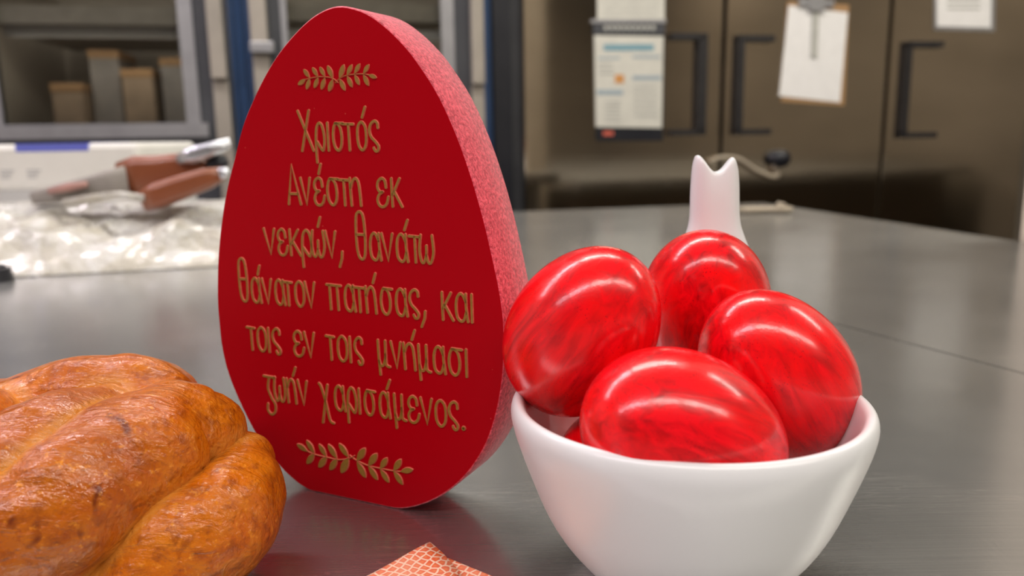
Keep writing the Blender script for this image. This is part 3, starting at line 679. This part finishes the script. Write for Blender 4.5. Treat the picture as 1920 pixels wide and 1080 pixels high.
# olive branches above and below the words
STEMS = [[[(5.3, 143.4), (4.2, 144.3), (3.2, 144.8), (1.9, 145.2), (0.3, 145.4), (-2.4, 145.6), (-5.4, 145.3), (-7.7, 145.0)], [(4.3, 143.4), (6.2, 144.8), (8.9, 145.5), (12.3, 145.7), (15.4, 145.6), (17.4, 145.2)]], [[(3.5, 17.0), (1.1, 15.6), (-1.8, 14.7), (-4.3, 14.3), (-8.8, 14.5), (-14.1, 14.7), (-17.4, 15.5)], [(1.5, 16.9), (4.1, 15.5), (8.9, 14.3), (13.7, 14.1), (19.4, 14.1), (22.9, 14.4)]]]
LEAVES = [[[(-7.3, 145.1), (-10.9, 143.4)], [(-5.7, 145.3), (-8.2, 148.3)], [(-5.7, 145.4), (-7.5, 141.7)], [(-2.4, 145.5), (-4.6, 148.7)], [(-2.3, 145.6), (-4.3, 142.0)], [(0.4, 145.4), (-1.6, 148.7)], [(0.4, 145.4), (-1.5, 141.4)], [(3.5, 144.6), (1.5, 149.0)], [(3.6, 144.8), (1.4, 140.7)], [(5.9, 144.4), (8.1, 149.0)], [(6.0, 144.7), (8.0, 140.7)], [(8.9, 145.3), (11.2, 148.8)], [(9.0, 145.5), (10.8, 141.6)], [(11.8, 145.7), (14.2, 148.9)], [(11.9, 145.7), (13.6, 142.2)], [(15.2, 145.5), (17.6, 148.5)], [(15.2, 145.6), (17.1, 141.8)], [(17.0, 145.3), (20.3, 144.2)]],
 [[(-16.9, 15.3), (-22.0, 17.5)], [(-13.9, 14.9), (-17.4, 19.7)], [(-14.0, 15.2), (-18.0, 10.4)], [(-8.6, 14.5), (-11.9, 19.1)], [(-8.5, 14.9), (-12.7, 9.9)], [(-4.0, 14.5), (-7.8, 19.7)], [(-3.9, 14.9), (-7.8, 9.7)], [(1.1, 15.9), (-3.0, 20.7)], [(1.1, 16.2), (-2.8, 9.4)], [(4.3, 15.1), (8.4, 20.7)], [(4.3, 15.4), (7.9, 9.4)], [(9.1, 14.1), (13.2, 19.5)], [(9.1, 14.5), (12.9, 9.5)], [(14.0, 13.8), (17.3, 18.6)], [(14.0, 14.1), (17.6, 9.4)], [(19.5, 14.0), (23.0, 19.0)], [(19.5, 14.4), (23.2, 9.6)], [(22.3, 14.4), (27.6, 16.0)]]]
def leafmesh(parent, p, q, fat):
    a, b = Vector((p[0]/1000, p[1]/1000)), Vector((q[0]/1000, q[1]/1000)); d = b-a; l = d.length; d.normalize(); nn = Vector((-d.y, d.x))
    prof = [(0, .02), (.1, .30), (.25, .68), (.42, .95), (.58, 1.0), (.74, .86), (.87, .58), (.96, .26), (1.0, .02)]
    ring = [(t, w_) for t, w_ in prof] + [(t, -w_) for t, w_ in prof[::-1][1:-1]]
    W = l*fat; vs = []; m_ = len(ring)
    for sc_, h in ((1, 0), (.84, H_)):
        for t, w_ in ring:
            tt = .5+(t-.5)*(1 if sc_ == 1 else .93); c = a+d*l*tt+nn*w_*W*sc_; vs.append((c.x, -h, c.y))
    fs = [(i, (i+1) % m_, m_+(i+1) % m_, m_+i) for i in range(m_)]; fm = [1]*m_
    fs.append(tuple(range(m_, 2*m_))); fm.append(0)
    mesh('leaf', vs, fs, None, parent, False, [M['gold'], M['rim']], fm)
for k, (st, lv) in enumerate(zip(STEMS, LEAVES)):
    g_ = strokes('olive_branch', [(spline(q, 5), False) for q in st], .00022, pq)
    g_['label'] = ('small gold olive branch above the words', 'larger gold olive branch below the words')[k]
    for p, q in lv: leafmesh(g_, p, q, .21 if k == 0 else .205)

# ------------------------------------------------------------------ the bread: plaited strands
def strand(path, radii, root, seed, label=None):
    C_ = spline([np.r_[at(px, py, y)*1., r] for (px, py, y), r in zip(path, radii)], 14)
    C_ = [(Vector(c[:3]), max(float(c[3]), .001)) for c in C_]
    # round the two ends off
    a, ra = C_[0]; t = (C_[0][0]-C_[1][0]).normalized(); head = [(a+t*ra*math.sin(q), ra*math.cos(q)) for q in (1.5, 1.25, 1., .75, .5, .25)]
    b, rb = C_[-1]; t = (C_[-1][0]-C_[-2][0]).normalized(); tail = [(b+t*rb*math.sin(q), rb*math.cos(q)) for q in (.25, .5, .75, 1., 1.25, 1.5)]
    L = head+C_+tail; seg = 72; vs = []; fs = []; prev = None; n = len(L)
    for i, (p, r_) in enumerate(L):
        t = (L[min(i+1, n-1)][0]-L[max(i-1, 0)][0]).normalized()
        s_ = prev if prev is not None else Vector((0, 0, 1)); s_ = (s_-t*s_.dot(t)).normalized(); prev = s_; q = t.cross(s_)
        for k in range(seg):
            an = 2*math.pi*k/seg; d = s_*math.cos(an)+q*math.sin(an); v = p+d*r_
            f1 = noise.fractal(v*42+Vector((seed, 0, 0)), 1., 2., 3)
            along = noise.noise(Vector((i*.07+seed, k/seg*9, 1.7)))                # shallow wrinkles along the strand
            v = v + d*(.0022*f1 + .0007*along)*min(1, r_/.008)
            if v.z < .0016: v.z = .0006+(v.z-.0016)*.0
            vs.append(v)
    for i in range(n-1):
        for k in range(seg): k2 = (k+1) % seg; fs.append((i*seg+k, i*seg+k2, (i+1)*seg+k2, (i+1)*seg+k))
    fs.append(tuple(range(seg))[::-1]); fs.append(tuple((n-1)*seg+k for k in range(seg)))
    o = mesh('strand', vs, fs, M['bread'], root, True)
    if label: o['label'] = label
    return o, L
STR = [
 ([(455, 866, .233), (446, 925, .2235), (400, 985, .214), (318, 1045, .206), (220, 1100, .200)], [.0098, .0150, .0165, .0155, .010], 'paler end strand tucked under at the right'),
 ([(384, 816, .234), (325, 815, .229), (258, 858, .218), (160, 930, .207), (50, 1000, .200), (-70, 1070, .195)], [.0125, .0158, .0195, .0205, .019, .013], 'darkest browned strand'),
 ([(205, 770, .236), (160, 815, .226), (75, 872, .214), (-30, 935, .205), (-140, 1010, .200)], [.009, .0155, .0185, .019, .013], None),
 ([(345, 790, .244), (270, 762, .248), (185, 762, .25), (80, 782, .25), (-50, 805, .25), (-180, 835, .25)], [.0105, .0155, .0170, .0160, .0150, .012], None),
 ([(20, 790, .24), (-60, 815, .228), (-140, 860, .215), (-260, 930, .208)], [.010, .0165, .019, .013], None),
]
br = empty('braided_bread', (-.15, .225, 0)); tag(br, 'glossy golden brown braided loaf lying at the lower left in front of the plaque', 'bread')
bpy.context.view_layer.update()
allL = []; objs = []
for i, (pth, rad, lab) in enumerate(STR):
    o, L = strand(pth, rad, br, 3.3*i, lab); objs.append(o); allL.append(L)
# solid crumb that fills the middle under the strands
bm = bmesh.new(); bmesh.ops.create_uvsphere(bm, u_segments=48, v_segments=24, radius=1.)
for v in bm.verts:
    x, y, z = v.co; v.co = Vector((x*.135-.225, .236+y*.040, .016+z*.026)); v.co.z = max(v.co.z, .0006)
core = finish(bm, 'loaf_underside', M['bread'], br, True); objs.append(core)
for o in objs:
    o.data.transform(Matrix.Translation((.15, -.225, 0)))
# 'fold': how close each crust point lies to a neighbouring strand (used for the paler crust in the folds)
for i, o in enumerate(objs[:-1]):
    att = o.data.attributes.new('fold', 'FLOAT', 'POINT'); co = np.empty(len(o.data.vertices)*3); o.data.vertices.foreach_get('co', co)
    co = co.reshape(-1, 3)+np.array([-.15, .225, 0]); best = np.full(len(co), 9.)
    for j, L in enumerate(allL):
        if j == i: continue
        for p, r_ in L[::3]: best = np.minimum(best, np.linalg.norm(co-np.array(p), axis=1)-r_)
    att.data.foreach_set('value', np.clip(1-np.abs(best)/.0028, 0, 1))

# ------------------------------------------------------------------ white bowl with tall ears
BX, BY, BR, BH = .0490, .2166, .0513, .0520
bl = empty('eared_bowl', (BX, BY, 0)); tag(bl, 'round white porcelain bowl with two joined rabbit ears at the back, filled with red eggs', 'bowl')
prof = [(.0, .0016), (.018, .0016), (.0225, .0006), (.0262, .0006), (.0275, .002), (.0305, .0055), (.0360, .0125), (.0405, .0205), (.0443, .0300), (.0478, .0400), (.0493, .0452), (.0499, .0488), (.0495, .0513),
        (.0483, .0525), (.0468, .0520), (.0458, .0500), (.0440, .0440), (.0405, .0330), (.0360, .0225), (.029, .0130), (.019, .0075), (.008, .0055), (.0, .0050)]
pr_ = spline([(a, b) for a, b in prof[1:-1]], 5); pr_ = [(0, .0016)]+[tuple(q) for q in pr_]+[(0, .005)]
seg = 128; vs = []; fs = []
for r_, z in pr_:
    r_ = max(r_*BR/.0513, .00001); z = z*BH/.0520
    for k in range(seg): an = 2*math.pi*k/seg; vs.append((r_*math.cos(an), r_*math.sin(an), z))
for i in range(len(pr_)-1):
    for k in range(seg): k2 = (k+1) % seg; fs.append((i*seg+k, i*seg+k2, (i+1)*seg+k2, (i+1)*seg+k))
mesh('bowl', vs, fs, M['porcelain'], bl, True)
# ears: a flattened column that rises from the back rim, flares at its foot and splits in a V at the top
er = []; EYc = .0535
levels = [(.030, .0130, .0030), (.040, .0150, .0042), (.050, .0160, .0055), (.060, .0160, .0066), (.072, .0150, .0070), (.082, .0130, .0066), (.088, .0112, .0060), (.092, .0096, .0055), (.0955, .0085, .0050), (.100, .0082, .0048),
          (.105, .0082, .0046), (.110, .0081, .0042), (.1145, .0079, .0037), (.117, .0076, .0032), (.1185, .0070, .0024)]
vs = []; fs = []; seg = 48
lean = .0262
for z, hw, hd in levels:
    for k in range(seg):
        an = 2*math.pi*(k+.5)/seg; x = math.cos(an); y = math.sin(an)
        X = hw*math.copysign(abs(x)**.7, x); Y = hd*math.copysign(abs(y)**.7, y)
        gf = max(0, min(1, (z-.085)/.02)); Y += .0022*gf*(abs(x)**2.5)
        zz = .125-(.125-z)*1.087 if z > .085 else z-.0034*(z-.03)/.055
        EYz = np.interp(z, [.030, .040, .050, .060, .072, .082, .09], [.0475, .0535, .0610, .0690, .0745, .0765, .0770])
        X *= 1.087
        if z > .106:
            xn = X/.0089; ax = abs(xn+.05); notch = .0064*(.5+.5*math.cos(math.pi*min(1, ax/.70)))**.8 + .0045*max(0, (ax-.70)/.30)**2; zz = zz-(notch+.0014*max(0, xn))*(z-.106)/.0125
        vs.append((lean+X, EYz+Y, zz))
n = len(levels)
for i in range(n-1):
    for k in range(seg): k2 = (k+1) % seg; fs.append((i*seg+k, i*seg+k2, (i+1)*seg+k2, (i+1)*seg+k))
fs.append(tuple(range(seg))[::-1])
# cap strip across the notched top
for k in range(seg//2-1): fs.append(((n-1)*seg+k, (n-1)*seg+k+1, (n-1)*seg+seg-2-k, (n-1)*seg+seg-1-k))
eo = mesh('rabbit_ears', vs, fs, M['porcelain'], bl, True); eo['label'] = 'pair of joined upright rabbit ears'
sm = eo.modifiers.new('smooth', 'SUBSURF'); sm.levels = 1; sm.render_levels = 2

# ------------------------------------------------------------------ red eggs
eggmesh = None
def eggdata():
    nu, nv = 64, 96; vs = []; fs = []
    for i in range(nu+1):
        th = math.pi*i/nu; cx = math.cos(th); r_ = math.sin(th)*(1+.055*cx)
        for k in range(nv): an = 2*math.pi*k/nv; vs.append((cx, r_*math.cos(an), r_*math.sin(an)))
    for i in range(nu):
        for k in range(nv): k2 = (k+1) % nv; fs.append((i*nv+k, i*nv+k2, (i+1)*nv+k2, (i+1)*nv+k))
    A_, B_ = .0285, .0213
    bm = bmesh.new(); V_ = [bm.verts.new((v[0]*A_, v[1]*B_, v[2]*B_)) for v in vs]
    for f in fs: bm.faces.new([V_[i] for i in f])
    bmesh.ops.remove_doubles(bm, verts=bm.verts, dist=1e-6); bmesh.ops.dissolve_degenerate(bm, dist=1e-7, edges=bm.edges)
    bmesh.ops.recalc_face_normals(bm, faces=bm.faces)
    me = bpy.data.meshes.new('egg'); bm.to_mesh(me); bm.free(); me.materials.append(M['egg'])
    me.polygons.foreach_set('use_smooth', [True]*len(me.polygons)); return me
EM = eggdata()
for c, d, roll, s_, lab in [
    ((.0434, .1926, .0500), (-.866, -.254, .431), 0.4, 1.0, 'glossy red egg lying on its side at the front rim of the bowl'),
    ((.0197, .2231, .0701), (-.419, .449, -.789), 1.2, .985, 'red egg with brushed streaks at the left of the bowl, leaning towards the plaque'),
    ((.0772, .2256, .0556), (.564, .212, -.798), 2.1, 1.0, 'red egg with a broad pale sheen at the right of the bowl'),
    ((.0651, .2643, .0699), (.175, .68, -.712), 3.0, 1.008, 'red egg at the back of the bowl in front of the white ears'),
    ((.0290, .2190, .0290), (.25, .95, .10), 4.0, .84, 'red egg mostly hidden below the left egg, showing just above the rim'),
    ((.0590, .2330, .0275), (.85, -.45, .10), 5.0, .84, 'red egg glimpsed deep between the other eggs in the middle of the bowl')]:
    o = bpy.data.objects.new('egg', EM); o.location = c
    q = Vector((1, 0, 0)).rotation_difference(Vector(d).normalized()); o.rotation_mode = 'QUATERNION'
    from mathutils import Quaternion
    o.rotation_quaternion = q @ Quaternion((1, 0, 0), roll); o.scale = (s_, s_, s_)
    link(o); tag(o, lab, 'egg', 'red eggs in the bowl')

# ------------------------------------------------------------------ napkin at the bottom edge
nk = empty('napkin', (-.0272, .232, 0)); tag(nk, 'folded orange and white mosaic print paper napkin at the bottom edge', 'napkin')
def sheet(name, poly, z, lift, parent, lab=None):
    """thin paper layer: polygon (relative, m) subdivided, softly waved"""
    bm = bmesh.new(); vs = [bm.verts.new((x, y, 0)) for x, y in poly]; bm.faces.new(vs)
    bmesh.ops.triangulate(bm, faces=bm.faces); bmesh.ops.subdivide_edges(bm, edges=bm.edges, cuts=7, use_grid_fill=True)
    for v in bm.verts: v.co.z = z+lift*(noise.noise(Vector((v.co.x*55, v.co.y*55, z*900)))*.5+.5)
    o = finish(bm, name, M['napkin'], parent, True); s_ = o.modifiers.new('t', 'SOLIDIFY'); s_.thickness = .00022; s_.offset = 1
    if lab: o['label'] = lab
    return o
def rel(px, py): p = onz(px, py, .002); return (p[0]+.0272, p[1]-.232)
A0 = rel(806, 1022); B0 = rel(600, 1135); C0 = rel(700, 1250); D0 = rel(830, 1042); E0 = rel(1010, 1110); F0 = rel(940, 1290)
sheet('folded_layer', [rel(806, 1042), rel(842, 1040), E0, F0, rel(700, 1330), B0], .0006, .0010, nk)
sheet('folded_layer', [A0, D0, rel(862, 1075), rel(800, 1180), rel(700, 1290), C0, B0], .0022, .0012, nk)
